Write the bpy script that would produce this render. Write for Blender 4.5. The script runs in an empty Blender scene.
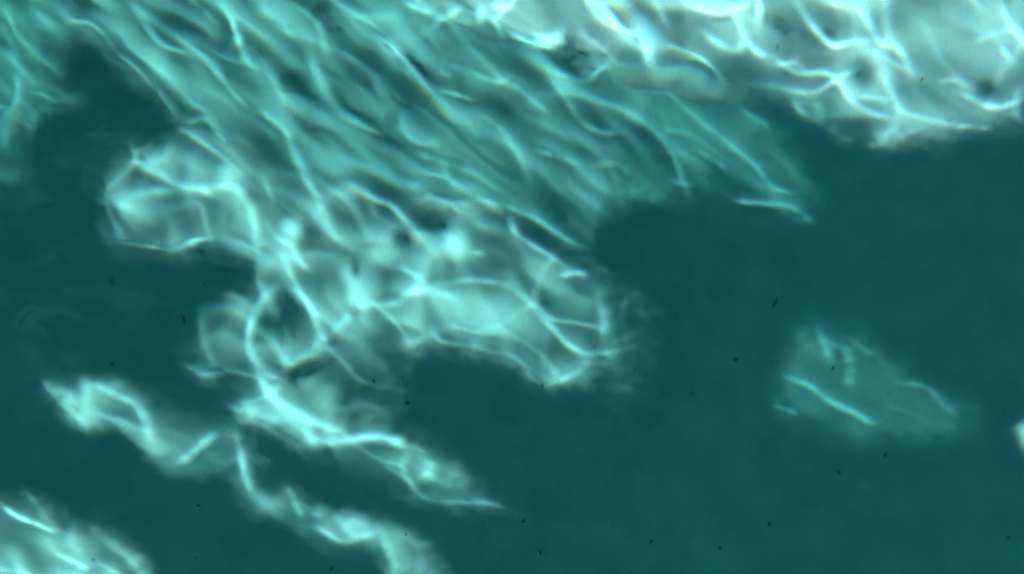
import bpy, math, time
import numpy as np
from mathutils import Vector
sc = bpy.context.scene
COL = sc.collection

# ------------------------------------------------------------------ camera
# A person stands at the pool edge and looks down through about 0.7 m of water.
DEPTH = 0.7
IOR = 1.333
CAM = np.array([0.0, -1.6, 2.5]); TGT = np.array([0.0, 0.0, -DEPTH]); LENS = 44.0
cam = bpy.data.cameras.new('camera'); cam.lens = LENS; cam.sensor_width = 36
cam.clip_start = .05; cam.clip_end = 500
cam_o = bpy.data.objects.new('camera', cam); COL.objects.link(cam_o); sc.camera = cam_o
cam_o.location = CAM
cam_o.rotation_euler = (Vector(TGT) - Vector(CAM)).to_track_quat('-Z', 'Y').to_euler()

# ------------------------------------------------------------------ daylight
SUNV = np.array([-.58, .16, .82]); SUNV = SUNV / np.linalg.norm(SUNV)      # towards the sun
SUN_POWER = 4.15
SKY_POWER = .078
world = bpy.data.worlds.new("World"); sc.world = world; world.use_nodes = True
wt = world.node_tree; sky = wt.nodes.new('ShaderNodeTexSky'); sky.sky_type = 'NISHITA'; sky.sun_disc = False; sky.ozone_density = 3.0
sky.sun_elevation = math.asin(SUNV[2]); sky.sun_rotation = math.atan2(SUNV[0], SUNV[1])
cast = wt.nodes.new('ShaderNodeMix'); cast.data_type = 'RGBA'; cast.blend_type = 'MULTIPLY'; cast.inputs[0].default_value = 1
cast.inputs[7].default_value = (.2, 1, .68, 1); wt.links.new(sky.outputs[0], cast.inputs[6]); wt.links.new(cast.outputs[2], wt.nodes['Background'].inputs[0]); wt.nodes['Background'].inputs[1].default_value = SKY_POWER
sun = bpy.data.lights.new('sun', 'SUN'); sun.energy = SUN_POWER; sun.angle = math.radians(.36); sun.color = (1, .98, .95)
sun_o = bpy.data.objects.new('sun', sun); COL.objects.link(sun_o)
sun_o.rotation_euler = Vector(SUNV).to_track_quat('Z', 'Y').to_euler(); sun_o.location = Vector(SUNV) * 20
sun.cycles.is_caustics_light = True
sc.view_settings.view_transform = 'Standard'; sc.view_settings.look = 'None'
sc.view_settings.exposure = 1.3; sc.view_settings.gamma = 1
sc.cycles.use_denoising = True; sc.cycles.sample_clamp_indirect = 10
sc.cycles.max_bounces = 10; sc.cycles.diffuse_bounces = 4; sc.cycles.transmission_bounces = 8
sc.cycles.caustics_refractive = True; sc.cycles.caustics_reflective = False; sc.cycles.blur_glossy = 0.0

# ------------------------------------------------------------------ helpers
def mat(name, color, rough=.8, spec=.3, vary=.0, scale=8.0, color2=None, bump=0.0, bump_scale=60):
    m = bpy.data.materials.new(name); m.use_nodes = True; nt = m.node_tree; p = nt.nodes['Principled BSDF']
    p.inputs['Roughness'].default_value = rough; p.inputs['Specular IOR Level'].default_value = spec
    tc = nt.nodes.new('ShaderNodeTexCoord'); nz = nt.nodes.new('ShaderNodeTexNoise')
    nz.inputs['Scale'].default_value = scale; nz.inputs['Detail'].default_value = 6
    nt.links.new(tc.outputs['Object'], nz.inputs['Vector'])
    cr = nt.nodes.new('ShaderNodeValToRGB'); c2 = color2 or tuple(c * (1 - vary) for c in color)
    cr.color_ramp.elements[0].position = .3; cr.color_ramp.elements[1].position = .7
    cr.color_ramp.elements[0].color = (*c2, 1); cr.color_ramp.elements[1].color = (*color, 1)
    nt.links.new(nz.outputs['Fac'], cr.inputs['Fac']); nt.links.new(cr.outputs['Color'], p.inputs['Base Color'])
    if bump:
        n2 = nt.nodes.new('ShaderNodeTexNoise'); n2.inputs['Scale'].default_value = bump_scale; n2.inputs['Detail'].default_value = 5
        nt.links.new(tc.outputs['Object'], n2.inputs['Vector'])
        b = nt.nodes.new('ShaderNodeBump'); b.inputs['Strength'].default_value = bump; b.inputs['Distance'].default_value = .01
        nt.links.new(n2.outputs['Fac'], b.inputs['Height']); nt.links.new(b.outputs['Normal'], p.inputs['Normal'])
    return m

def mesh_np(name, V, F, m, parent=None, smooth=False):
    """V (n,3) array, F (k,c) array of equal-sided faces or a list of them -> one mesh object"""
    me = bpy.data.meshes.new(name)
    Fs = [F] if isinstance(F, np.ndarray) else F
    V = np.asarray(V, np.float32)
    nl = sum(f.size for f in Fs); nf = sum(len(f) for f in Fs)
    me.vertices.add(len(V)); me.vertices.foreach_set('co', V.ravel())
    me.loops.add(nl); me.loops.foreach_set('vertex_index', np.concatenate([f.ravel() for f in Fs]).astype(np.int32))
    tot = np.concatenate([np.full(len(f), f.shape[1]) for f in Fs]); st = np.concatenate([[0], np.cumsum(tot)[:-1]])
    me.polygons.add(nf); me.polygons.foreach_set('loop_start', st.astype(np.int32))
    me.update(calc_edges=True); me.materials.append(m)
    if smooth: me.polygons.foreach_set('use_smooth', np.ones(nf, bool))
    o = bpy.data.objects.new(name, me); COL.objects.link(o)
    if parent: o.parent = parent
    return o

def box(x0, x1, y0, y1, z0, z1):
    V = np.array([[x, y, z] for z in (z0, z1) for y in (y0, y1) for x in (x0, x1)], float)
    F = np.array([[0, 2, 3, 1], [4, 5, 7, 6], [0, 1, 5, 4], [2, 6, 7, 3], [0, 4, 6, 2], [1, 3, 7, 5]])
    return V, F
def join(parts):
    V, F, b = [], [], 0
    for v, f in parts: V.append(v); F.append(f + b); b += len(v)
    return np.concatenate(V), np.concatenate(F)
def tag(o, **k):
    for a, b in k.items(): o[a] = b
    return o

FLOOR_COL = (.325, .48, .455); TAU = 7.0; SAIL_COL = (.535, .67, .655, 1); GRIT = .26
# ------------------------------------------------------------------ the light net, drawn on the pool floor as seen through the water
# The waves are solved below so that the sun, refracted by them, gathers along these lines.
W,H=1024,574
STK=.8
def blur(a,s):
    r=max(1,int(s*3)); k=np.exp(-.5*(np.arange(-r,r+1)/s)**2); k/=k.sum()
    for ax in (0,1):
        n=a.shape[ax]; p=[(0,0),(0,0)]; p[ax]=(r,r)
        b=np.pad(a,p,mode='edge'); m=b.shape[ax]
        f=np.fft.rfft(b,axis=ax); kk=np.zeros(m); kk[:2*r+1]=k; kf=np.fft.rfft(np.roll(kk,-r))
        b=np.fft.irfft(f*(kf[:,None] if ax==0 else kf[None,:]),m,axis=ax)
        a=b[r:r+n] if ax==0 else b[:,r:r+n]
    return a
# (amplitude, half-width px, points)
STROKES=[
(1.6,1.5,"4,5 12,22 22,38 40,55 57,70 61,78"),(.6,4,"0,20 8,35 15,50 20,60"),
(1.3,1.8,"55,0 68,18 90,22 105,35 115,50 130,62 145,78 158,92 168,105 177,120"),
(1.1,2.2,"118,25 128,45 150,62 165,75 180,90 192,102 207,111"),
(1.6,2.4,"127,0 145,14 170,32 190,45 210,62 225,82 240,100 256,113"),
(.9,2,"165,28 190,36 215,50 228,56 245,60 256,70"),
(1.6,3.4,"218,0 228,15 235,30 238,42 245,55 256,65"),(1.2,1.7,"25,87 40,90 52,97 70,99"),
(2.2,2.6,"15,70 16,88 10,108 3,130 0,144"),(.7,2,"30,114 45,106 60,108"),
(.8,2.5,"180,125 205,118 215,130 225,142"),
(.9,2.5,"256,5 280,18 290,35"),(1,2.6,"290,0 310,15 318,25 325,50 335,70"),
(1.5,2.8,"305,45 315,70 322,85 332,102 345,115 362,123 378,130"),(1.1,2.5,"256,110 275,122 292,140"),
(1.2,2.4,"278,95 290,103 302,115"),(.8,1.6,"318,110 330,122"),(1.1,1.7,"350,12 370,20 388,35 398,52"),
(1.2,2.1,"348,68 370,78 385,95 400,115 405,130 420,140 440,138"),(1.8,3,"405,0 425,8 440,15 460,5"),
(.9,1.8,"440,15 430,25 420,30"),(1.1,1.2,"438,62 443,68 450,70"),(1.2,2.6,"468,62 480,72 500,78 512,70"),
(1,2.4,"440,83 460,90 475,96"),(.8,2.2,"480,110 500,125 512,140"),
(1.6,3.5,"512,30 535,42 555,40 560,25"),(1.2,1.3,"525,55 545,65 570,75 585,78 600,68"),
(2.4,3,"598,0 620,5 632,20 642,35 647,55 650,72"),
(2,2,"590,78 600,66 615,66 630,72 650,74 670,72 688,72 700,80 708,90 720,97"),(1.6,1.3,"715,94 740,108 760,120 770,127"),
(1.3,1.8,"655,80 680,103 700,120 720,135 732,144"),(1.8,2.8,"680,0 700,8 720,12 735,8 750,2"),
(1.7,3.4,"700,28 715,42 735,50 745,42 755,50 768,58"),(1.4,2.6,"735,8 737,20 745,40"),
(1.2,2.4,"512,80 530,95 548,110"),(1,2.4,"550,75 565,95 580,118 600,130 620,130"),(.6,3.4,"575,30 600,45 618,62"),
(2,3.2,"793,0 808,22 820,35 833,45 850,42 870,40"),
(2,2.8,"768,53 785,65 800,72 825,72 838,80 848,95 860,105 875,112 890,116"),
(2,3.2,"835,0 858,10 870,28 880,42 895,45 905,58 913,75"),(1.9,1.4,"790,95 800,110 815,120 830,130 845,138 860,143"),
(1.4,1.2,"860,95 878,96 890,100"),(1.6,2.6,"955,88 970,95 985,103 1000,105 1015,100 1030,93"),
(1.1,2.4,"940,80 955,78 970,90"),(.8,3,"975,40 1000,30 1024,25"),(1,2,"865,140 880,146"),
(1.9,2.4,"125,144 133,150 134,160 122,172 106,185 104,200 110,215 118,232 116,248"),
(1.9,4.2,"135,162 160,175 180,187 200,190 220,198"),(2.2,4.6,"200,190 232,188 245,200 252,215 256,240 258,262"),
(1.6,3.2,"120,215 122,205 135,195 155,192 180,190"),(1.3,1.8,"120,240 150,245 170,248 185,243"),
(.8,2.4,"150,215 185,205 200,205 205,225 210,240"),
(1.3,2.6,"275,150 300,168 330,190 350,205 362,225 370,240"),(1.9,3.4,"265,222 278,238 290,245 300,262 310,270"),
(1.9,1.9,"315,195 322,212 330,230 338,240"),
(1.6,2.4,"330,160 350,185 375,200 390,205 405,220 420,238 435,255 448,270"),(1.7,2.6,"405,180 420,190 430,197"),
(1.8,3.6,"400,265 420,280 415,290"),(1.1,1.5,"450,205 470,215 482,228"),(.9,2.2,"415,150 440,158 470,170 500,190"),
(2.2,1.9,"512,205 512,228 525,240 545,252 558,259"),(1.8,2.4,"560,275 575,272 587,275"),
(.9,2.6,"535,148 560,155 580,165"),(.9,2,"590,165 615,162 628,172"),(1.2,1.6,"668,178 680,183 695,185"),
(1,2.4,"628,195 645,197 655,192"),(1.6,1.4,"724,140 740,152 755,165 765,178 775,188 795,193"),
(2,2.2,"730,200 742,202 760,203 785,205 800,212 815,222"),(.8,1.8,"690,145 715,160 725,168"),
(1.4,3,"38,377 55,395 75,415 88,428"),(1.6,3,"95,385 115,395 135,405 145,420 150,440"),
(1.6,2,"190,368 205,376 230,372 256,378"),(.7,2.4,"206,312 200,330 204,350"),
(2.3,3.2,"275,284 262,300 250,325 250,352 266,374 282,381"),(1.8,3,"290,285 305,300 315,325 316,345 300,360 280,374"),
(2.1,4,"316,345 340,325 355,310 365,305 395,303 410,292 440,284"),(2,5,"256,370 270,395 290,410 310,420 340,432"),
(1.7,2,"430,325 440,340 470,345 490,350 512,356"),(2.4,2.6,"512,288 525,298 540,315 555,330 570,345 590,353 615,350 638,344"),
(2.2,2,"508,352 522,362 532,378 545,383 560,379 578,371 586,360"),(1.3,3,"440,284 470,280 500,283 512,288"),
(1.1,3,"815,325 825,345 830,362"),(1,3.6,"845,345 850,365 848,385"),(2,2.6,"785,375 810,385 830,400 855,412 872,422"),
(.9,2.4,"895,382 925,385 940,400 958,416"),(1.3,1.4,"770,402 785,408 797,412"),(1,1.2,"848,335 860,345 868,351"),
(1.5,3,"180,464 200,447 218,433"),(1.6,3.2,"238,436 243,470 252,497"),(2.2,2,"-4,500 15,515 35,523 52,531"),
(1.6,2.2,"55,553 70,560 85,568"),(1.9,5,"300,432 320,442 345,440 370,436 390,438 405,446"),
(1.9,1.8,"385,465 405,478 420,495 440,500 470,502 490,503 505,507 524,514"),(1.2,2.6,"285,485 293,500 302,518"),
(1.5,3.6,"313,525 325,532 342,541 360,536 378,530"),(1.2,3.6,"380,538 392,560 396,580"),
(1.2,2.2,"415,478 430,470 428,455 415,445"),
]
# blobs: amp, cx,cy, rx,ry, rotdeg  (positive bright, negative dark fraction)
BLOBS=[(.8,40,122,9,13,0),(1.3,236,38,5,8,20),(1.2,320,80,6,10,-20),(1.2,396,47,6,6,0),(2.2,480,12,4,7,0),(1.6,500,3,8,4,0),
(2,545,38,10,5,0),(2,290,228,9,7,30),(3,455,246,10,13,-15),(1.6,385,252,16,11,0),(1,455,300,24,12,15),(1.4,500,310,20,14,30),
(2.6,868,351,3,2.2,30),(1,247,415,9,9,0),(3,397,440,9,5,15),(1,272,505,12,16,-20),(1.4,1024,432,10,11,0),(.8,75,405,12,10,30),
(.9,530,325,18,14,30),(1.2,230,175,12,8,0),(.8,420,262,14,8,0),(1.2,330,400,22,12,20),(.8,985,50,34,24,0),(.7,930,30,30,26,0),
(.5,170,452,18,12,20),(1,440,250,10,6,0),(.8,60,545,25,10,20)]
DARKS=[(.75,360,76,15,5,30),(.6,392,115,8,10,0),(.8,322,5,7,6,0),(.75,500,100,20,7,38),(.35,375,30,14,6,0),(.4,295,80,14,12,30),
(.5,565,58,15,9,10),(.45,690,30,24,22,0),(.5,720,18,9,3,0),(.85,862,70,13,16,-15),(.85,988,87,12,9,20),(.55,822,94,15,15,20),
(.6,870,105,15,6,20),(.55,868,121,17,8,10),(.6,828,33,8,4,30),(.6,131,178,6,11,10),(.6,113,216,3,9,0),
(.9,402,238,11,10,0),(.85,432,221,15,11,40),(.8,355,268,4,9,0),(.6,450,266,4,4,0),(.5,275,275,9,9,0),
(.97,299,372,20,9,-20),(.75,288,314,10,21,-20),(.8,266,321,9,9,0),(.7,355,311,5,6,30),(.6,330,343,8,3,0),(.7,65,525,5,9,-10),
(.5,735,85,28,20,20),(.6,225,45,12,7,30),(.4,310,228,8,12,-20),(.3,600,100,24,16,20),(.4,520,90,10,8,0),(.45,415,468,8,10,0)]
# lit areas: level, blur px, polygon
AREAS=[
(1,6,"-40,-40 60,-40 62,10 70,60 74,100 40,104 24,140 16,180 -40,190"),
(1,7,"50,-40 720,-40 720,95 690,140 650,175 600,200 560,236 540,240 500,205 430,215 300,215 235,165 180,140 176,118 150,95 110,55 60,20"),
(1,9,"600,60 700,60 772,115 806,190 812,212 740,212 700,188 640,205 600,215"),(.6,4,"512,195 575,205 590,243 560,254 512,235"),
(1,11,"415,-40 1070,-40 1070,92 1020,112 960,122 900,134 870,138 830,118 780,96 740,78 660,70 580,62 500,40"),
(.98,8,"105,195 110,175 130,145 180,128 240,140 262,180 262,250 190,250 118,246"),
(.98,9,"235,160 300,180 350,185 420,205 470,215 520,235 560,256 600,285 612,340 590,375 548,385 522,368 505,352 440,342 400,340 375,350 360,372 330,395 352,428 400,432 432,450 445,490 420,496 385,470 330,452 285,432 250,422 236,400 250,375 190,365 200,330 236,300 250,265"),
(.4,12,"330,330 410,330 385,380 400,432 340,425"),(.5,6,"430,440 470,470 490,505 524,514 470,508 430,500"),
(.2,14,"590,270 640,300 650,350 620,395 585,390"),
(.88,5,"44,378 100,382 150,402 172,428 225,428 250,440 262,490 300,488 325,515 385,522 420,545 450,580 385,580 370,548 325,545 290,520 250,505 232,470 180,472 150,462 135,428 105,425 90,432 60,404"),
(.98,8,"-40,496 40,500 75,530 115,540 165,580 -40,640"),
(1,10,"806,325 850,332 880,362 925,386 962,406 985,420 900,432 850,434 795,416 764,404 788,388 784,350"),
(.8,4,"1010,436 1026,418 1060,405 1060,450 1015,446"),(.12,8,"900,110 960,110 960,160 900,150"),
]
def pts(s,n=0):
    p=np.array([[float(v) for v in q.split(',')] for q in s.split()])
    return p
def smooth(p,k=8):
    if len(p)<3: 
        t=np.linspace(0,1,k*2)[:,None]; return p[0]*(1-t)+p[-1]*t
    q=np.vstack([2*p[0]-p[1],p,2*p[-1]-p[-2]]); out=[]
    for i in range(1,len(q)-2):
        for t in np.linspace(0,1,k,endpoint=False):
            out.append(.5*(2*q[i]+(q[i+1]-q[i-1])*t+(2*q[i-1]-5*q[i]+4*q[i+1]-q[i+2])*t*t+(3*q[i]-q[i-1]-3*q[i+1]+q[i+2])*t**3))
    out.append(q[-2]); return np.array(out)
PAD=40
def net(seed,cell,aniso,ang,strength,n=900):
    """light net thrown on the floor by one random sea of ripples (wavelengths around `cell` px), by casting rays"""
    r=np.random.default_rng(seed); Hh,Ww=H+2*PAD+120,W+2*PAD+120
    ky=np.fft.fftfreq(Hh)[:,None]; kx=np.fft.rfftfreq(Ww)[None]; c,s=math.cos(ang),math.sin(ang)
    u=(kx*c+ky*s)*aniso; v=-kx*s+ky*c; k=np.sqrt(u*u+v*v)*cell
    amp=np.exp(-(np.log(np.maximum(k,1e-6))/.55)**2)/np.maximum(kx*kx+ky*ky,1e-9)*np.exp(-.5*((kx*kx+ky*ky)*16))
    f=amp*(r.normal(size=amp.shape)+1j*r.normal(size=amp.shape)); f[0,0]=0
    lap=np.fft.irfft2(-(kx*kx+ky*ky)*f,(Hh,Ww)); f*=strength/lap.std()*1/(4*np.pi**2)
    gx=np.fft.irfft2(2j*np.pi*kx*f,(Hh,Ww)); gy=np.fft.irfft2(2j*np.pi*ky*f,(Hh,Ww))
    yy,xx=np.mgrid[0:Hh,0:Ww].astype(float); out=np.zeros(Hh*Ww)
    def up(a,q):      # value a quarter of a pixel on
        dx_,dy_=q; return a*(1-dx_)*(1-dy_)+np.roll(a,-1,1)*dx_*(1-dy_)+np.roll(a,-1,0)*(1-dx_)*dy_+np.roll(np.roll(a,-1,0),-1,1)*dx_*dy_
    for qx in (0,.5):
        for qy in (0,.5):
            X=xx+qx+up(gx,(qx,qy)); Y=yy+qy+up(gy,(qx,qy)); i=np.floor(X).astype(int); j=np.floor(Y).astype(int); a=X-i; b=Y-j
            for di,dj,w in ((0,0,(1-a)*(1-b)),(1,0,a*(1-b)),(0,1,(1-a)*b),(1,1,a*b)):
                out+=np.bincount((((j+dj)%Hh)*Ww+(i+di)%Ww).ravel(),w.ravel(),out.size)
    return blur(out.reshape(Hh,Ww)/4,.6)[60:-60,60:-60]
def paint():
    Hh,Ww=H+2*PAD,W+2*PAD
    yy,xx=np.mgrid[0:Hh,0:Ww].astype(np.float32); xx-=PAD; yy-=PAD
    R=np.zeros((Hh,Ww)); SM=np.zeros((Hh,Ww))
    rng=np.random.default_rng(7)
    strokes=[(a*1.3,w*.56,smooth(pts(s))) for a,w,s in STROKES]
    for i in range(14):   # fine diagonal ripples of the upper left
        x=rng.uniform(150,640); y=rng.uniform(-20,190)
        if y>150+.1*(x-300) : continue
        an=math.radians(rng.normal(40,9)); L=rng.uniform(14,45); b=rng.normal(0,5)
        p=np.array([[x,y],[x+L*math.cos(an)-b,y+L*math.sin(an)+b],[x+2*L*math.cos(an),y+2*L*math.sin(an)]])
        strokes.append((rng.uniform(.25,.75),rng.uniform(1.2,2.6),smooth(p)))
    for a,w,p in strokes:
        x0,y0=(p.min(0)-w*7-9+PAD).astype(int); x1,y1=(p.max(0)+w*7+9+PAD).astype(int)+1
        x0=max(x0,0);y0=max(y0,0);x1=min(x1,Ww);y1=min(y1,Hh)
        if x1<=x0 or y1<=y0: continue
        X=xx[y0:y1,x0:x1];Y=yy[y0:y1,x0:x1]; D=np.full(X.shape,1e9); U=np.zeros(X.shape); SD=np.zeros(X.shape)
        n=len(p)-1
        for i in range(n):
            a0=p[i];d=p[i+1]-a0;L2=d@d+1e-9
            t=np.clip(((X-a0[0])*d[0]+(Y-a0[1])*d[1])/L2,0,1)
            dd=(X-a0[0]-t*d[0])**2+(Y-a0[1]-t*d[1])**2
            m=dd<D; D[m]=dd[m]; U[m]=((i+t)/n)[m]; SD[m]=(d[0]*(Y-a0[1])-d[1]*(X-a0[0]))[m]
        tap=np.clip(np.minimum(U,1-U)*5+.25,0,1)
        f1,f2=rng.uniform(3,9,2); tap=tap*(1+.55*np.sin(f1*U+f2)*np.sin(2.3*f1*U))
        dist=np.sqrt(D); tail=np.where(SD<0,np.exp(-dist/(3.2*w)),np.exp(-dist/(.9*w)))   # a caustic is sharp on one side and fades on the other
        R[y0:y1,x0:x1]+=a*tap*(.85*np.exp(-.5*D/w/w)+.42*tail)*np.clip((7*w+9-dist)/9,0,1)
        SM[y0:y1,x0:x1]=np.maximum(SM[y0:y1,x0:x1],min(1,a)*tap*np.exp(-.5*D/(2.5*w+3)**2))
    def cloud(seed,s1):
        c=blur(np.random.default_rng(seed).normal(size=R.shape),s1); return c/c.std()
    # three seas: long diagonal ripples upper left, wide cells upper right, lively small cells elsewhere
    sg=lambda t:1/(1+np.exp(-np.clip(t,-30,30)))
    wa=sg(((40+.28*xx)+125-yy-60-np.clip(xx-560,0,999)*.25)/9); wb=sg(((xx-600)*.6+(70-yy))/16)*sg((165-yy)/8)
    wa=wa*(1-wb); wc=(1-wa-wb)
    w1,w2=cloud(61,9),cloud(62,9)
    def facets(seed,n,a0,a1,b0,b1,ang,sd,flip):     # glassy facets: a sheet of light, brightest at one sharp edge
        r=np.random.default_rng(seed); F=np.zeros(R.shape)
        for i in range(n):
            x=r.uniform(-30,1054); y=r.uniform(-30,604); an=math.radians(r.normal(ang,sd)); la=r.uniform(a0,a1); lb=r.uniform(b0,b1)
            q=int(la*1.25)+8; x0=max(int(x)+PAD-q,0);x1=min(int(x)+PAD+q,Ww);y0=max(int(y)+PAD-q,0);y1=min(int(y)+PAD+q,Hh)
            if x1<=x0 or y1<=y0: continue
            X=xx[y0:y1,x0:x1]+2.2*w1[y0:y1,x0:x1]-x;Y=yy[y0:y1,x0:x1]+2.2*w2[y0:y1,x0:x1]-y; c,s=math.cos(an),math.sin(an)
            u=(X*c+Y*s)/la; v=(-X*s+Y*c)/lb
            if r.uniform()>flip: v=-v
            v=v-.45*u*u; d=np.sqrt(u*u+v*v)
            F[y0:y1,x0:x1]+=r.uniform(.3,1)*sg((1-d)*lb/1.3)*np.clip((v+1)/2,0,1)**1.7*(1-.5*u*u)
        return F/F.mean()
    f1=facets(71,900,28,85,5,17,40,6,.85); f2=facets(72,260,30,78,18,42,30,40,.6); f3=facets(73,380,22,56,11,25,42,30,.7)
    n1=net(13,56,3.4,math.radians(38),.75); n2=net(21,95,1.3,math.radians(20),.9)*.65+net(5,48,1.5,math.radians(30),.6)*.35
    n3=net(8,64,1.3,math.radians(35),.85)
    low=sg((yy-385)/12)          # the lower ribbons are softer
    N=1+wa*((f1-1)*.8+(n1-1)*.55)+wb*((f2-1)*.42+(n2-1)*.6)+wc*(((f3-1)*.62+(n3-1)*(.27-.1*low))*(1-.6*sg((xx-700)/9)))
    N=np.clip(N,.08,3.5)
    R=(.58+.42*wa+.36*low+.12*wb+.9*sg((xx-700)/9)*(1-wb))*R+.08+.85*N
    def ell(b):
        a,cx,cy,rx,ry,r=b; r=math.radians(r); c,s=math.cos(r),math.sin(r)
        u=((xx-cx)*c+(yy-cy)*s)/rx; v=(-(xx-cx)*s+(yy-cy)*c)/ry; return u*u+v*v
    for b in BLOBS: R+=b[0]*1.0*np.exp(-(ell(b)/1.2)**1.3)
    K=np.ones_like(R)
    for b in DARKS: K*=1-b[0]*np.exp(-(ell(b)/1.3)**1.8)
    R*=K
    M=np.zeros_like(R)
    wq=5*cloud(31,8); qx=xx+wq+1.5*cloud(35,6)+3*cloud(32,18); qy=yy+.7*wq+1.5*cloud(33,6)+3*cloud(34,18)     # leafy edges
    for lv,s,pg in AREAS:
        p=pts(pg); ins=np.zeros(R.shape,bool); n=len(p)
        for i in range(n):
            (xa,ya),(xb,yb)=p[i],p[(i+1)%n]
            if ya==yb: continue
            c=((ya>qy)!=(yb>qy))&(qx<(xb-xa)*(qy-ya)/(yb-ya)+xa); ins^=c
        M=np.maximum(M,lv*blur(ins.astype(float),s))
    M=np.maximum(M,SM*np.clip(blur(M,16)*2.2,0,.5))
    # dark wedge upper left
    u=(((xx-118)*.75+(yy-88)*.66)/74)**2+((-(xx-118)*.66+(yy-88)*.75)/27)**2; M*=1-.75*np.exp(-u**1.5)
    M=np.where(M>.5,.5+(M-.5)*1.25,M)
    ed=np.minimum.reduce([xx+PAD,W+PAD-xx,yy+PAD,H+PAD-yy]); M=M*sg((ed-16-8*np.clip(cloud(77,12),-2,1.6))/2)     # leafy ends beyond the frame
    R=R*(1-.35*sg((xx-560)/30)*sg((yy-100)/12)*wa)
    Rb=blur(R,60); 
    return R,M,Rb

# ------------------------------------------------------------------ refraction through the waves (optimal transport of the sunlight)
DX = .0034
fw=TGT-CAM; fw/=np.linalg.norm(fw); rt=np.cross(fw,[0,0,1.]); rt/=np.linalg.norm(rt); up=np.cross(rt,fw)
def refr(d,hx,hy):
    il=1/np.sqrt(hx*hx+hy*hy+1); nx,ny,nz=-hx*il,-hy*il,il
    e=1/IOR; c=-(d[0]*nx+d[1]*ny+d[2]*nz); k=e*c-np.sqrt(1-e*e*(1-c*c))
    return e*d[0]+k*nx, e*d[1]+k*ny, e*d[2]+k*nz
def land(x,y,h,hx,hy,d):
    tx,ty,tz=refr(d,hx,hy); t=(h+DEPTH)/-tz
    return x+t*tx, y+t*ty
def samp(A,u,v):  # bilinear, A[row v, col u]
    u=np.clip(u,0,A.shape[1]-1.001); v=np.clip(v,0,A.shape[0]-1.001)
    i=u.astype(int); j=v.astype(int); a=u-i; b=v-j
    return (A[j,i]*(1-a)+A[j,i+1]*a)*(1-b)+(A[j+1,i]*(1-a)+A[j+1,i+1]*a)*b

# pixel rays
Hh,Ww=H+2*PAD,W+2*PAD
py,px=np.mgrid[0:Hh,0:Ww].astype(float); px=(px-PAD+.5-W/2)/W*36/LENS; py=-(py-PAD+.5-H/2)/W*36/LENS
dv=[fw[i]+rt[i]*px+up[i]*py for i in range(3)]; l=np.sqrt(sum(c*c for c in dv)); dv=[c/l for c in dv]
t0=-CAM[2]/dv[2]; WX=CAM[0]+t0*dv[0]; WY=CAM[1]+t0*dv[1]   # hit on mean water plane
FX0,FY0=land(WX,WY,0*WX,0*WX,0*WX,dv)

ox,oy=land(0,0,0,0,0,-SUNV)
# floor target grid
FX_=np.arange(FX0.min()-.1,FX0.max()+.1,DX); FY_=np.arange(FY0.min()-.1,FY0.max()+.1,DX)
# surface grid covers both
x0=min(FX_[0]-ox,WX.min())-.15; x1=max(FX_[-1]-ox,WX.max())+.15
y0=min(FY_[0]-oy,WY.min())-.15; y1=max(FY_[-1]-oy,WY.max())+.15
SX=np.arange(x0,x1,DX); SY=np.arange(y0,y1,DX)
X,Y=np.meshgrid(SX,SY); ny,nx=X.shape
kx=2*np.pi*np.fft.rfftfreq(nx,DX)[None]; ky=2*np.pi*np.fft.fftfreq(ny,DX)[:,None]
e=1e-4; a0=np.array([ox,oy]); A=np.stack([(np.array(land(0,0,0,e,0,-SUNV))-a0)/e,(np.array(land(0,0,0,0,e,-SUNV))-a0)/e],1)
sym=-(A[0,0]*kx*kx+(A[0,1]+A[1,0])*kx*ky+A[1,1]*ky*ky); sym[0,0]=1
inv=1/sym; inv[0,0]=0
k2=kx*kx+ky*ky
def grad(h):
    return np.gradient(h,DX,axis=1),np.gradient(h,DX,axis=0)
def splat(gx,gy,vals,shape,x0,y0,dx):
    u=(gx-x0)/dx; v=(gy-y0)/dx; i=np.floor(u).astype(int); j=np.floor(v).astype(int); a=u-i;b=v-j
    out=np.zeros(shape[0]*shape[1])
    ok=(i>=0)&(j>=0)&(i<shape[1]-1)&(j<shape[0]-1); i=i[ok];j=j[ok];a=a[ok];b=b[ok];vv=vals[ok]
    for di,dj,w in ((0,0,(1-a)*(1-b)),(1,0,a*(1-b)),(0,1,(1-a)*b),(1,1,a*b)):
        out+=np.bincount((j+dj)*shape[1]+i+di,w*vv,out.size)
    return out.reshape(shape)
def view(h):
    hx,hy=grad(h); u=(WX-x0)/DX; v=(WY-y0)/DX
    return land(WX,WY,samp(h,u,v),samp(hx,u,v),samp(hy,u,v),dv)
def target(P,VX,VY,fill):
    sh=(len(FY_),len(FX_)); jac=1.
    wt=splat(VX.ravel(),VY.ravel(),np.ones(VX.size),sh,FX_[0],FY_[0],DX)
    va=splat(VX.ravel(),VY.ravel(),P.ravel(),sh,FX_[0],FY_[0],DX)
    # hole filling through pyramids of blur
    num,den=va,wt; out=va/np.maximum(wt,1e-6); need=wt<.3
    for s in (1.5,4,12):
        n2,d2=blur(num,s),blur(den,s); m=need&(d2>.02); out=np.where(m,n2/np.maximum(d2,1e-6),out); need=need&~m
    return np.where(need,fill,out)
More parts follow.
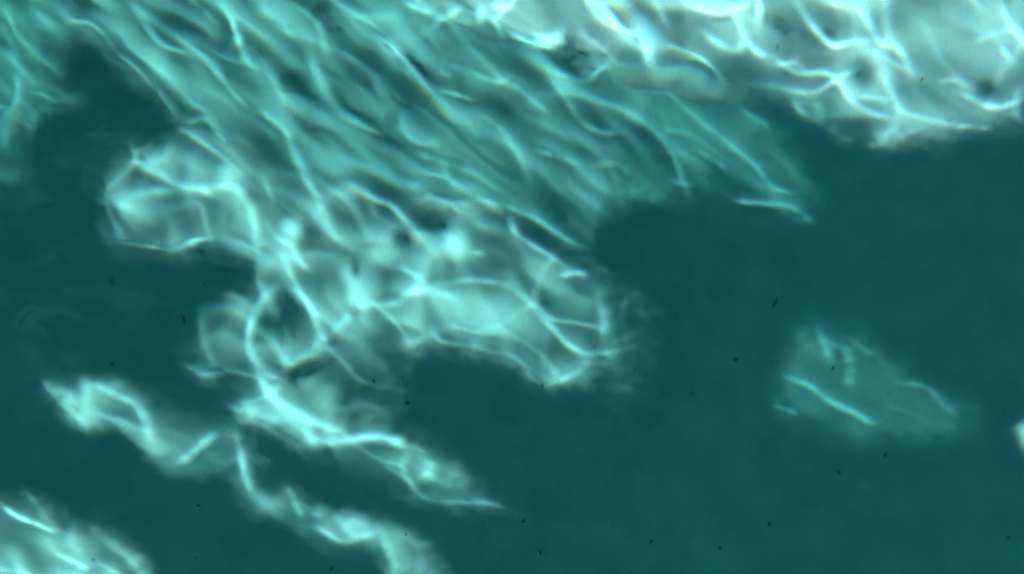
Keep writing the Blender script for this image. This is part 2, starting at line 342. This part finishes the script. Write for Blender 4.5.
def solve(T,h,n,al=.5):
    for it in range(n):
        hx,hy=grad(h); fx,fy=land(X,Y,h,hx,hy,-SUNV)
        a,b=np.gradient(fx,DX,axis=1),np.gradient(fx,DX,axis=0); c,d=np.gradient(fy,DX,axis=1),np.gradient(fy,DX,axis=0)
        det=a*d-b*c
        Tl=samp(T,(fx-FX_[0])/DX,(fy-FY_[0])/DX)
        r=(1-Tl*det)/np.maximum(Tl,.5)
        r=np.clip(r,-2,2)
        h=h+np.fft.irfft2(np.fft.rfft2(r)*inv*al*np.exp(-.5*k2*(DX*.8)**2),(ny,nx))
    return h,det,r,fx,fy
# ------------------------------------------------------------------ the water surface
t_start = time.time()
R, M, Rb = paint()
Tpic = np.clip(R / Rb, .07, 6.0); Tpic = 1 + (Tpic - 1) * np.clip(blur(M, 4) * 4, 0, 1)
Mpic = np.clip(M, 0, 1)
hgt = np.zeros((ny, nx))
for k, n in enumerate((40, 22, 20)):
    VX, VY = view(hgt) if k else (FX0, FY0)
    T = blur(target(Tpic, VX, VY, 1.), .5); T = T / blur(T, 130)
    hgt, det, res, fx, fy = solve(T, hgt, n)
VX, VY = view(hgt)
Mfloor = target(Mpic, VX, VY, 0.)            # how much sun reaches each spot of the pool floor
print('surface', round(time.time() - t_start, 1), 's residual', float(np.abs(res).mean()))

POOL = (-2.9, 3.4, -2.4, 2.7)                # x0 x1 y0 y1
WATER_Z = 0.0
def wide_lines(a, lo, hi):
    l = a[0] - np.cumsum(np.linspace(.01, .09, 200)); l = l[l > lo]; r = a[-1] + np.cumsum(np.linspace(.01, .09, 200)); r = r[r < hi]
    return np.concatenate([[lo], l[::-1], a, r, [hi]]), len(l) + 1
LX, ax = wide_lines(SX, POOL[0] - .01, POOL[1] + .01); LY, ay = wide_lines(SY, POOL[2] - .01, POOL[3] + .01)
GX, GY = np.meshgrid(LX, LY)
Z = samp(hgt, (GX - SX[0]) / DX, (GY - SY[0]) / DX)
out = np.maximum.reduce([SX[0] - GX, GX - SX[-1], SY[0] - GY, GY - SY[-1], 0 * GX])
Z = Z * np.exp(-out / .15)
rg = np.random.default_rng(5)
for i in range(10):
    kk = rg.uniform(6, 16); an = rg.uniform(0, 6.3)
    Z += np.clip(out / .4, 0, 1) * .02 / kk * np.sin(kk * (GX * np.cos(an) + GY * np.sin(an)) + rg.uniform(0, 6.3))
m_, n_ = Z.shape
ids = np.arange(m_ * n_).reshape(m_, n_)
Fq = np.stack([ids[:-1, :-1], ids[:-1, 1:], ids[1:, 1:], ids[1:, :-1]], -1).reshape(-1, 4)
V = np.stack([GX, GY, Z], -1).reshape(-1, 3)
ring = np.concatenate([ids[0, :-1], ids[:-1, -1], ids[-1, :0:-1], ids[:0:-1, 0]])
base = len(V); low = V[ring].copy(); low[:, 2] = -DEPTH - .1; V = np.concatenate([V, low])
nr = len(ring); rr = np.arange(nr); r2 = (rr + 1) % nr
side = np.stack([ring[rr], base + rr, base + r2, ring[r2]], -1)
wm = bpy.data.materials.new('pool_water'); wm.use_nodes = True; nt = wm.node_tree; nt.nodes.clear()
out_n = nt.nodes.new('ShaderNodeOutputMaterial')
fres = nt.nodes.new('ShaderNodeFresnel'); fres.inputs['IOR'].default_value = IOR
glo = nt.nodes.new('ShaderNodeBsdfGlossy'); glo.inputs['Roughness'].default_value = 0.0
ref = nt.nodes.new('ShaderNodeBsdfRefraction'); ref.inputs['Roughness'].default_value = 0.0
WATER_TINT = (.74, .96, .96)
DISP = .032
if DISP:
    # dispersion: each light path takes one wavelength, with that wavelength's index and colour
    geo = nt.nodes.new('ShaderNodeNewGeometry'); vm = nt.nodes.new('ShaderNodeVectorMath'); vm.operation = 'SCALE'; vm.inputs['Scale'].default_value = 7919.0
    nt.links.new(geo.outputs['Position'], vm.inputs[0])
    wn = nt.nodes.new('ShaderNodeTexWhiteNoise'); wn.noise_dimensions = '3D'; nt.links.new(vm.outputs[0], wn.inputs['Vector'])
    mr = nt.nodes.new('ShaderNodeMapRange'); mr.inputs['To Min'].default_value = IOR - DISP; mr.inputs['To Max'].default_value = IOR + DISP
    nt.links.new(wn.outputs['Value'], mr.inputs['Value']); nt.links.new(mr.outputs[0], ref.inputs['IOR'])
    def math_n(op, a, b):
        q = nt.nodes.new('ShaderNodeMath'); q.operation = op
        for s, v in enumerate((a, b)):
            if isinstance(v, float): q.inputs[s].default_value = v
            else: nt.links.new(v, q.inputs[s])
        return q.outputs[0]
    u = wn.outputs['Value']
    rC = math_n('MULTIPLY', math_n('SUBTRACT', 1.0, u), 2.0 * WATER_TINT[0])
    bC = math_n('MULTIPLY', u, 2.0 * WATER_TINT[2])
    gC = math_n('MULTIPLY', math_n('MULTIPLY', math_n('SUBTRACT', 1.0, u), u), 6.0 * WATER_TINT[1])
    cc = nt.nodes.new('ShaderNodeCombineColor')
    nt.links.new(rC, cc.inputs[0]); nt.links.new(gC, cc.inputs[1]); nt.links.new(bC, cc.inputs[2])
    nt.links.new(cc.outputs[0], ref.inputs['Color'])
else:
    ref.inputs['IOR'].default_value = IOR; ref.inputs['Color'].default_value = (*WATER_TINT, 1)
mx = nt.nodes.new('ShaderNodeMixShader'); nt.links.new(fres.outputs[0], mx.inputs[0])
nt.links.new(ref.outputs[0], mx.inputs[1]); nt.links.new(glo.outputs[0], mx.inputs[2]); nt.links.new(mx.outputs[0], out_n.inputs[0])
water = mesh_np('water', V, [Fq, side, (base + rr)[::-1].reshape(1, -1)], wm, smooth=True)
water.cycles.is_caustics_caster = True
tag(water, kind='structure', label='clear rippled turquoise pool water filling the whole view')

# ------------------------------------------------------------------ the pool
plaster = mat('pool_plaster', FLOOR_COL, rough=.9, spec=.0, color2=(FLOOR_COL[0] * .68, FLOOR_COL[1] * .80, FLOOR_COL[2] * .84), scale=9, bump=.25, bump_scale=110)
X0, X1, Y0, Y1 = POOL
V_, F_ = box(X0 - .3, X1 + .3, Y0 - .3, Y1 + .3, -DEPTH - .3, -DEPTH)
floor = mesh_np('pool_floor', V_, F_, plaster); floor.cycles.is_caustics_receiver = True
tag(floor, kind='structure', label='smooth pale blue green plaster floor of the pool')
for nm, b in (('pool_wall_far', (X0, X1, Y1, Y1 + .25)), ('pool_wall_near', (X0, X1, Y0 - .25, Y0)), ('pool_wall_left', (X0 - .25, X0, Y0 - .25, Y1 + .25)), ('pool_wall_right', (X1, X1 + .25, Y0 - .25, Y1 + .25))):
    o = mesh_np(nm, *box(*b, -DEPTH, .08), plaster); o.cycles.is_caustics_receiver = True; tag(o, kind='structure')
stone = mat('deck_stone', (.34, .31, .26), vary=.3, scale=6, bump=.4)
def ring_parts(x0, x1, y0, y1, w, z0, z1):
    return [box(x0 - w, x1 + w, y1, y1 + w, z0, z1), box(x0 - w, x1 + w, y0 - w, y0, z0, z1), box(x0 - w, x0, y0, y1, z0, z1), box(x1, x1 + w, y0, y1, z0, z1)]
tag(mesh_np('pool_deck', *join(ring_parts(X0 - .02, X1 + .02, Y0 - .02, Y1 + .02, 1.6, .081, .15)), stone), kind='structure')
grassm = mat('lawn', (.07, .11, .03), vary=.45, scale=3, bump=.6)
tag(mesh_np('ground', *join(ring_parts(X0 - 1.2, X1 + 1.2, Y0 - 1.2, Y1 + 1.2, 60, -.2, .1)), grassm), kind='structure')

# ------------------------------------------------------------------ a tree added out of view, its crown shaped to shade the pool
bark = mat('bark', (.13, .095, .07), vary=.5, scale=14, bump=.8, bump_scale=40)
leafm = mat('leaf_green', (.055, .10, .03), rough=.5, vary=.4, scale=3)
nt = leafm.node_tree; pb = nt.nodes['Principled BSDF']; tl = nt.nodes.new('ShaderNodeBsdfTranslucent'); ad = nt.nodes.new('ShaderNodeAddShader')
tl.inputs['Color'].default_value = (.035, .13, .03, 1); nt.links.new(pb.outputs[0], ad.inputs[0]); nt.links.new(tl.outputs[0], ad.inputs[1])
nt.links.new(ad.outputs[0], nt.nodes['Material Output'].inputs[0])      # leaves let some light through
tree = bpy.data.objects.new('added_shade_tree', None); COL.objects.link(tree)
TR = Vector((-4.9, 1.8, .15)); tree.location = TR
tag(tree, label='added unseen leafy tree beside the pool, its crown gapped to shape the sunlight', category='tree')
def tube(p, r, seg=8):
    p = np.asarray(p, float); V = []; 
    for i in range(len(p)):
        d = p[min(i + 1, len(p) - 1)] - p[max(i - 1, 0)]; d = d / np.linalg.norm(d)
        a = np.cross(d, [.3, .9, .1]); a /= np.linalg.norm(a); b = np.cross(d, a)
        for s in range(seg):
            t = 2 * math.pi * s / seg; V.append(p[i] + r[i] * (math.cos(t) * a + math.sin(t) * b))
    F = [[i * seg + s, i * seg + (s + 1) % seg, (i + 1) * seg + (s + 1) % seg, (i + 1) * seg + s] for i in range(len(p) - 1) for s in range(seg)]
    return np.array(V), np.array(F)
def crown_pt(sx, sy, H):    # the place at height H from which the sun's ray falls on surface point (sx, sy)
    return np.array([sx + SUNV[0] / SUNV[2] * H, sy + SUNV[1] / SUNV[2] * H, H])
trunk_top = np.array([-4.6, 1.5, 2.6])
base_p = np.array(TR)
tv = mesh_np('trunk', *[q for q in tube([base_p - base_p, [.05, -.05, .8], [.1, -.25, 1.7], trunk_top - base_p], [.24, .18, .16, .13], 14)], bark, tree, True)
limbs = []
rg = np.random.default_rng(11)
for i in range(9):      # limbs stop at the crown's edge or run where the crown is closed
    an = rg.uniform(.5, 1.5) * math.pi; e = trunk_top + np.array([math.cos(an) * 1.1 - .2, math.sin(an) * .9, rg.uniform(.5, 1.3)])
    mid = (trunk_top + e) / 2 + rg.normal(0, .08, 3)
    limbs.append(tube(np.array([trunk_top, mid, e]) - base_p, [.09, .055, .025], 7))
def under(px_, py_, H):     # place in the crown whose shadow falls on the floor seen at that spot
    i, j = int(px_) + PAD, int(py_) + PAD
    i = min(max(i, 0), Ww - 1); j = min(max(j, 0), Hh - 1)
    return crown_pt(FX0[j, i] + (px_ + PAD - i) * .00283 - ox, FY0[j, i] - (py_ + PAD - j) * .003 - oy, H)
for way in (((-300, -350, 3.5), (400, -420, 3.5), (1150, -330, 3.5), (1180, 150, 3.5), (1000, 235, 3.5), (820, 262, 3.5), (690, 262, 3.5)),
            ((-350, 420, 3.5), (-250, 760, 3.5), (250, 720, 3.5), (520, 560, 3.5), (620, 470, 3.5))):
    p_ = np.array([trunk_top] + [under(*w_) for w_ in way]); limbs.append(tube(p_ - base_p, np.linspace(.06, .012, len(p_)), 7))
tag(mesh_np('limbs', *join(limbs), bark, tree, True), kind='stuff')
# ------------------------------------------------------------------ a sheer sail added out of view to dim and tint the sun
sail_m = bpy.data.materials.new('sun_filter_cloth'); sail_m.use_nodes = True; nt = sail_m.node_tree; pb = nt.nodes['Principled BSDF']
pb.inputs['Base Color'].default_value = (.10, .36, .34, 1); pb.inputs['Roughness'].default_value = .8
tp = nt.nodes.new('ShaderNodeBsdfTransparent'); tp.inputs['Color'].default_value = SAIL_COL; mxs = nt.nodes.new('ShaderNodeMixShader')
mxs.inputs[0].default_value = .06; nt.links.new(tp.outputs[0], mxs.inputs[1]); nt.links.new(pb.outputs[0], mxs.inputs[2]); nt.links.new(mxs.outputs[0], nt.nodes['Material Output'].inputs[0])
SH = 3.55
outline = [(-330, -260), (395, -330), (425, -60), (450, 0), (490, 42), (560, 64), (640, 76), (720, 92), (790, 118), (900, 160), (930, 290), (700, 310), (610, 262), (560, 246), (500, 205), (430, 205), (350, 186), (300, 178), (240, 148), (180, 136), (100, 150), (40, 215), (-330, 330)]
def wavy(outline):
  sp = []
  for k_, q in enumerate(outline):
    q2 = outline[(k_ + 1) % len(outline)]
    for t_ in np.linspace(0, 1, 6, endpoint=False): sp.append((q[0] + (q2[0] - q[0]) * t_ + 2.5 * math.sin(9.1 * (k_ + t_)), q[1] + (q2[1] - q[1]) * t_ + 2.5 * math.cos(7.3 * (k_ + t_))))
  return sp
outer = [(x + 20, y - 26) if 2 <= k_ <= 8 else (x, y) for k_, (x, y) in enumerate(outline)]
outer = outer[:10] + [(1120, 250), (1120, 400), (1000, 520), (720, 560), (640, 700), (300, 760), (0, 760), (-330, 700)]
sp, sp2 = wavy(outline), wavy(outer)
top = np.array([under(a_, b_, SH) for a_, b_ in sp]); top2 = np.array([under(a_, b_, SH + .06) for a_, b_ in sp2])
post_m = mat('painted_post', (.62, .62, .60), rough=.4, vary=.1)
sail = bpy.data.objects.new('added_shade_sail', None); COL.objects.link(sail); sail.location = (float(top[:, 0].mean()), float(top[:, 1].mean()), SH); so_ = np.array(sail.location)
tag(sail, label='added unseen turquoise shade sail above the pool, dimming and tinting the sun', category='shade sail')
nS = len(top); thick = np.array([0, 0, .002])
flap = lambda pg, dz: np.array([under(a_, b_, SH + dz) for a_, b_ in wavy(pg)])
flaps = [flap([(740, 290), (1010, 330), (1010, 460), (740, 460)], .10), flap([(735, 285), (1000, 325), (1005, 470), (735, 465)], .14),
         flap([(655, 88), (740, 92), (840, 130), (850, 240), (600, 270), (590, 205)], .18), flap([(-90, -120), (50, -120), (78, 30), (90, 230), (-90, 230)], .22)]
for tp_ in (top, top2, *flaps):      # sheer layers: the main cloth, a wider one above it and patches added to dim single spots
    me = bpy.data.meshes.new('cloth'); me.from_pydata([tuple(v) for v in (tp_ - so_)], [], [tuple(range(len(tp_)))]); me.materials.append(sail_m)
    cl = bpy.data.objects.new('cloth', me); COL.objects.link(cl); cl.parent = sail
hem_v, hem_f = tube(np.vstack([top, top[:2]]) - so_, [.006] * (nS + 2), 6); mesh_np('hem', hem_v, hem_f, post_m, sail, True)
for k_, (cx_, cy_) in ((0, (-6.6, 3.4)), (6, (-2.2, 4.2)), (len(sp) - 6, (-6.6, -1.2))):
    c_ = top[k_]; foot = np.array([cx_, cy_, .1]); head = np.array([cx_, cy_, SH + .25])
    mesh_np('rope', *tube(np.array([c_, (c_ + head) / 2 - [0, 0, .02], head]) - so_, [.008] * 3, 6), post_m, sail, True)
    post = mesh_np('added_sail_post', *tube(np.array([foot, head]) - foot, [.05, .05], 14), post_m, None, True); post.location = foot
    tag(post, label='added unseen pale round steel post holding the shade sail, ' + {0: 'at its far left corner', 6: 'at its far corner', len(sp) - 6: 'at its near left corner'}[k_], category='post', group='posts of the added shade sail')

# leaves: crown closed except for gaps cut to the drawn sunlit areas
fsurf = samp(blur(Mfloor, 1.5), (fx - FX_[0]) / DX, (fy - FY_[0]) / DX)       # sun wanted at each surface point
def want(x, y):
    u = (x - SX[0]) / DX; v = (y - SY[0]) / DX
    inside = (u > 0) & (v > 0) & (u < nx - 1) & (v < ny - 1)
    return np.where(inside, samp(fsurf, u, v), 0.)
def leaf_field(n, x0, x1, y0, y1, h0, h1, L, Wd, tau_max, seed, fine=False):
    r = np.random.default_rng(seed); A_, B_, D_ = [], [], []
    layers = max(1, int(round(tau_max * 2))); cell = math.sqrt((x1 - x0) * (y1 - y0) * layers / n)
    for l in range(layers):     # every layer is a jittered, turned grid, so the leaves spread evenly
        th = r.uniform(0, math.pi / 2); R_ = math.hypot(x1 - x0, y1 - y0) / 2 + cell; q = np.arange(-R_, R_, cell)
        u, v = np.meshgrid(q, q); u = u + r.uniform(-.5, .5, u.shape) * cell; v = v + r.uniform(-.5, .5, v.shape) * cell
        px_ = (x0 + x1) / 2 + u * math.cos(th) - v * math.sin(th); py_ = (y0 + y1) / 2 + u * math.sin(th) + v * math.cos(th)
        ok = (px_ > x0) & (px_ < x1) & (py_ > y0) & (py_ < y1)
        A_.append(px_[ok]); B_.append(py_[ok])
    sx = np.concatenate(A_); sy = np.concatenate(B_); n = len(sx); d = r.uniform(0, 1, n); Hh_ = r.uniform(h0, h1, n)
    ang = r.uniform(0, 2 * math.pi, n); pit = r.normal(0, .45, n); rol = r.normal(0, .5, n)
    dx = np.stack([np.cos(ang) * np.cos(pit), np.sin(ang) * np.cos(pit), np.sin(pit)], -1)
    up_ = np.stack([-np.cos(ang) * np.sin(pit), -np.sin(ang) * np.sin(pit), np.cos(pit)], -1)
    sd = np.cross(up_, dx); sd = sd * np.cos(rol)[:, None] + up_ * np.sin(rol)[:, None]
    P = np.stack([sx + SUNV[0] / SUNV[2] * Hh_, sy + SUNV[1] / SUNV[2] * Hh_, Hh_], -1)
    # sun wanted beneath the leaf's middle and both ends
    w = want(sx, sy); wx = w.copy()
    for s, q in ((.45, dx), (-.45, dx), (.4, sd * (Wd / L)), (-.4, sd * (Wd / L))):
        e = q * (L * s); ex = sx + e[:, 0] - e[:, 2] * SUNV[0] / SUNV[2]; ey = sy + e[:, 1] - e[:, 2] * SUNV[1] / SUNV[2]
        wx = np.maximum(wx, want(ex, ey))
    if fine:        # small leaflets placed to grade the sun at the edges, thinner towards the gaps
        wbig = fine_only(sx, sy)
        tau = np.minimum(-np.log(np.clip(w, 1e-3, 1)), tau_max)
        keep = (d < tau / tau_max) & (wbig > .03) & (w < .97)
    else:
        keep = wx < .035
    P, dx, sd = P[keep], dx[keep], sd[keep]; k = len(P)
    nn = np.cross(dx, sd)
    tip = P + dx * L / 2; root = P - dx * L / 2; mid = P - nn * L * .06
    l1 = P - dx * L * .05 + sd * Wd / 2 + nn * Wd * .12; l2 = P - dx * L * .05 - sd * Wd / 2 + nn * Wd * .12
    q = np.arange(k)[:, None]
    if fine:
        return np.stack([root, l1, tip, l2], 1).reshape(-1, 3), np.concatenate([q * 4 + [0, 2, 1], q * 4 + [0, 3, 2]])
    V = np.stack([root, l1, tip, l2, mid], 1).reshape(-1, 3); q = q * 5
    F = np.concatenate([q + [0, 4, 1], q + [4, 2, 1], q + [0, 3, 4], q + [3, 2, 4]])
    return V, F
fmax = fsurf.copy()
for sh in range(8): # where a big leaf would reach into the sun
    for ax in (0, 1):
        fmax = np.maximum(fmax, np.maximum(np.roll(fmax, 1, ax), np.roll(fmax, -1, ax)))
def fine_only(x, y):
    u = (x - SX[0]) / DX; v = (y - SY[0]) / DX
    return np.where((u > 0) & (v > 0) & (u < nx - 1) & (v < ny - 1), samp(fmax, u, v), 0.)
zx0, zx1, zy0, zy1 = SX[0] - .05, SX[-1] + .05, SY[0] - .05, SY[-1] + .05
area = (zx1 - zx0) * (zy1 - zy0)
LL, LW = .065, .031
n1 = int(TAU * area / (LL * LW * .5 * .72))
f1 = leaf_field(n1, zx0, zx1, zy0, zy1, 2.5, 3.3, LL, LW, TAU, 3)
FL, FW = .0145, .0072
parts = [f1, leaf_field(int(4.0 * area / (FL * FW * .5 * .72)), zx0, zx1, zy0, zy1, 2.5, 3.3, FL, FW, 4.0, 8, True)]
for (a0_, a1_, b0_, b1_) in ((zx0 - 1.1, zx0, zy0 - .2, zy1 + 1.6), (zx1, zx1 + .9, zy0 - .2, zy1 + 1.4), (zx0, zx1, zy1, zy1 + 1.6), (zx0, zx1, zy0 - .2, zy0)):
    nn_ = int(3.2 * (a1_ - a0_) * (b1_ - b0_) / (.08 * .04 * .36))
    parts.append(leaf_field(nn_, a0_, a1_, b0_, b1_, 2.5, 3.7, .08, .04, 3.2, 4))
Vl, Fl = join(parts); print('leaves', n1, len(Fl) // 4)
crown = mesh_np('crown', Vl - base_p, Fl, leafm, tree); tag(crown, kind='stuff')

# ------------------------------------------------------------------ grit on the pool floor
grit_m = mat('dark_grit', (.06, .12, .115), rough=.9, vary=.4, scale=300)
dull_m = mat('dull_grit', (.17, .30, .29), rough=.9, vary=.4, scale=300)
SPECKS = [  # px, py, size px, special label
 (735,358,8.5,'largest black grit speck on the shaded floor between the two bright patches'),
 (770,523,6,'black grit speck low in the shade, below the right hand light patch'),
 (777,47,4.5,'dark grit speck inside the bright net of light at the upper right'),
 (922,78,5,'dark grit speck near the right end of the bright upper light net'),
 (113,365,6,'dark grit speck just above the start of the lower left light ribbon'),
 (184,320,5,'dark grit speck left of the bright ring of light'),
 (540,552,6,'black grit speck near the bottom edge under the central shade'),
 (331,567,5.5,'black grit speck at the bottom edge between two light ribbons'),
 (651,540,5,'black grit speck above the bottom edge, right of centre'),
 (1004,410,4.5,'black grit speck just above the light patch cut by the right edge'),
 (405,533,4,'black grit speck beside the tail of the lower left ribbon of light'),
 (542,384,4,'dark grit speck at the lower tip of the central bright patch'),
]
SPECK_LABELS = [
 'dark grit speck in the left shade, highest of the specks there',
 'small grit speck in the left shade, straight below the upper left light patch',
 'small grit speck tucked under the right end of the upper left light patch',
 'dark speck just inside the left end of the dark hollow under the central light',
 'small faint speck just right of the one at the dark left end of the hollow',
 'largest dark grit speck inside the dark hollow under the central light patch',
 'small speck just above the light band that runs to a pointed tail',
 'small grit speck in the shade, left of the largest black speck and below it',
 'faint speck below the lower tip of the central light patch',
 'tiny faint speck just right of the pointed end of the central light patch',
 'grit speck lying within the isolated light patch on the right',
 'grit speck in open shade above the isolated right hand light patch',
 'tiny faint speck at the bottom edge inside the lower left corner light',
 'faint speck in shade just above the lower left corner light',
 'dark grit speck in shade between lower left corner light and light ribbon',
 'small speck at the bottom edge right of the lower left corner light',
 'faint grit speck low in the central shade, right of the bottom black speck',
 'dark grit speck just below the pointed tail of the light band',
 'dark grit speck near the bottom, left of the black speck lower right',
 'grit speck in the shade below the isolated right hand light patch, left of its neighbour',
 'larger grit speck in the shade directly below the isolated right hand light patch',
 'dark grit speck nearest the lower right corner',
 'faint speck in the wide upper right shade, highest in it',
]
for q in "63,259,4.5;113,284,5;204,284,4.5;373,380,5;401,376,4;407,402,6;433,420,4;692,392,5;535,427,4;634,368,3.5;833,367,5;774,303,5;92,559,3.5;120,519,4.5;198,505,5;195,557,4.5;613,525,4;523,520,5;720,547,5.5;839,471,5.5;886,453,6;1009,536,5.5;901,262,4.5".split(';'):
    a_, b_, c_ = (float(v) for v in q.split(',')); SPECKS.append((a_, b_, c_, SPECK_LABELS.pop(0)))
import bmesh
grit_meshes = []
for v in range(6):
    bm = bmesh.new(); bmesh.ops.create_icosphere(bm, subdivisions=2, radius=1)
    r = np.random.default_rng(50 + v); ph = r.uniform(0, 6.3, 6)
    for q in bm.verts:
        x, y, z = q.co; f = 1 + .28 * math.sin(3 * x + ph[0]) + .22 * math.sin(4 * y + ph[1]) + .18 * math.sin(5 * (x + y) + ph[2]) + .12 * math.sin(9 * z + 7 * x + ph[3])
        q.co = (x * f * (1 + .12 * (v % 3)), y * f * .8, z * f * .5)
    for fc in bm.faces: fc.smooth = v % 2 == 0
    me = bpy.data.meshes.new('grit_speck'); bm.to_mesh(me); bm.free(); me.materials.append(grit_m); grit_meshes.append(me)
dull_meshes = [m__.copy() for m__ in grit_meshes]
for m__ in dull_meshes: m__.materials[0] = dull_m
PXM = 2.9 / 1024
for i, (a_, b_, s_, lab) in enumerate(SPECKS):
    fx_ = float(samp(VX, np.array([a_ + PAD]), np.array([b_ + PAD]))[0]); fy_ = float(samp(VY, np.array([a_ + PAD]), np.array([b_ + PAD]))[0])
    dull = s_ < 4.9
    o = bpy.data.objects.new('grit_speck', (dull_meshes if dull else grit_meshes)[i % 6]); COL.objects.link(o)
    k = s_ * PXM * GRIT; o.scale = (k, k, k); o.rotation_euler = (0, 0, i * 2.4)
    o.location = (fx_, fy_, -DEPTH + k * .25)
    tag(o, label=lab, category='speck', group='grit specks on the pool floor')
print('script', round(time.time() - t_start, 1))
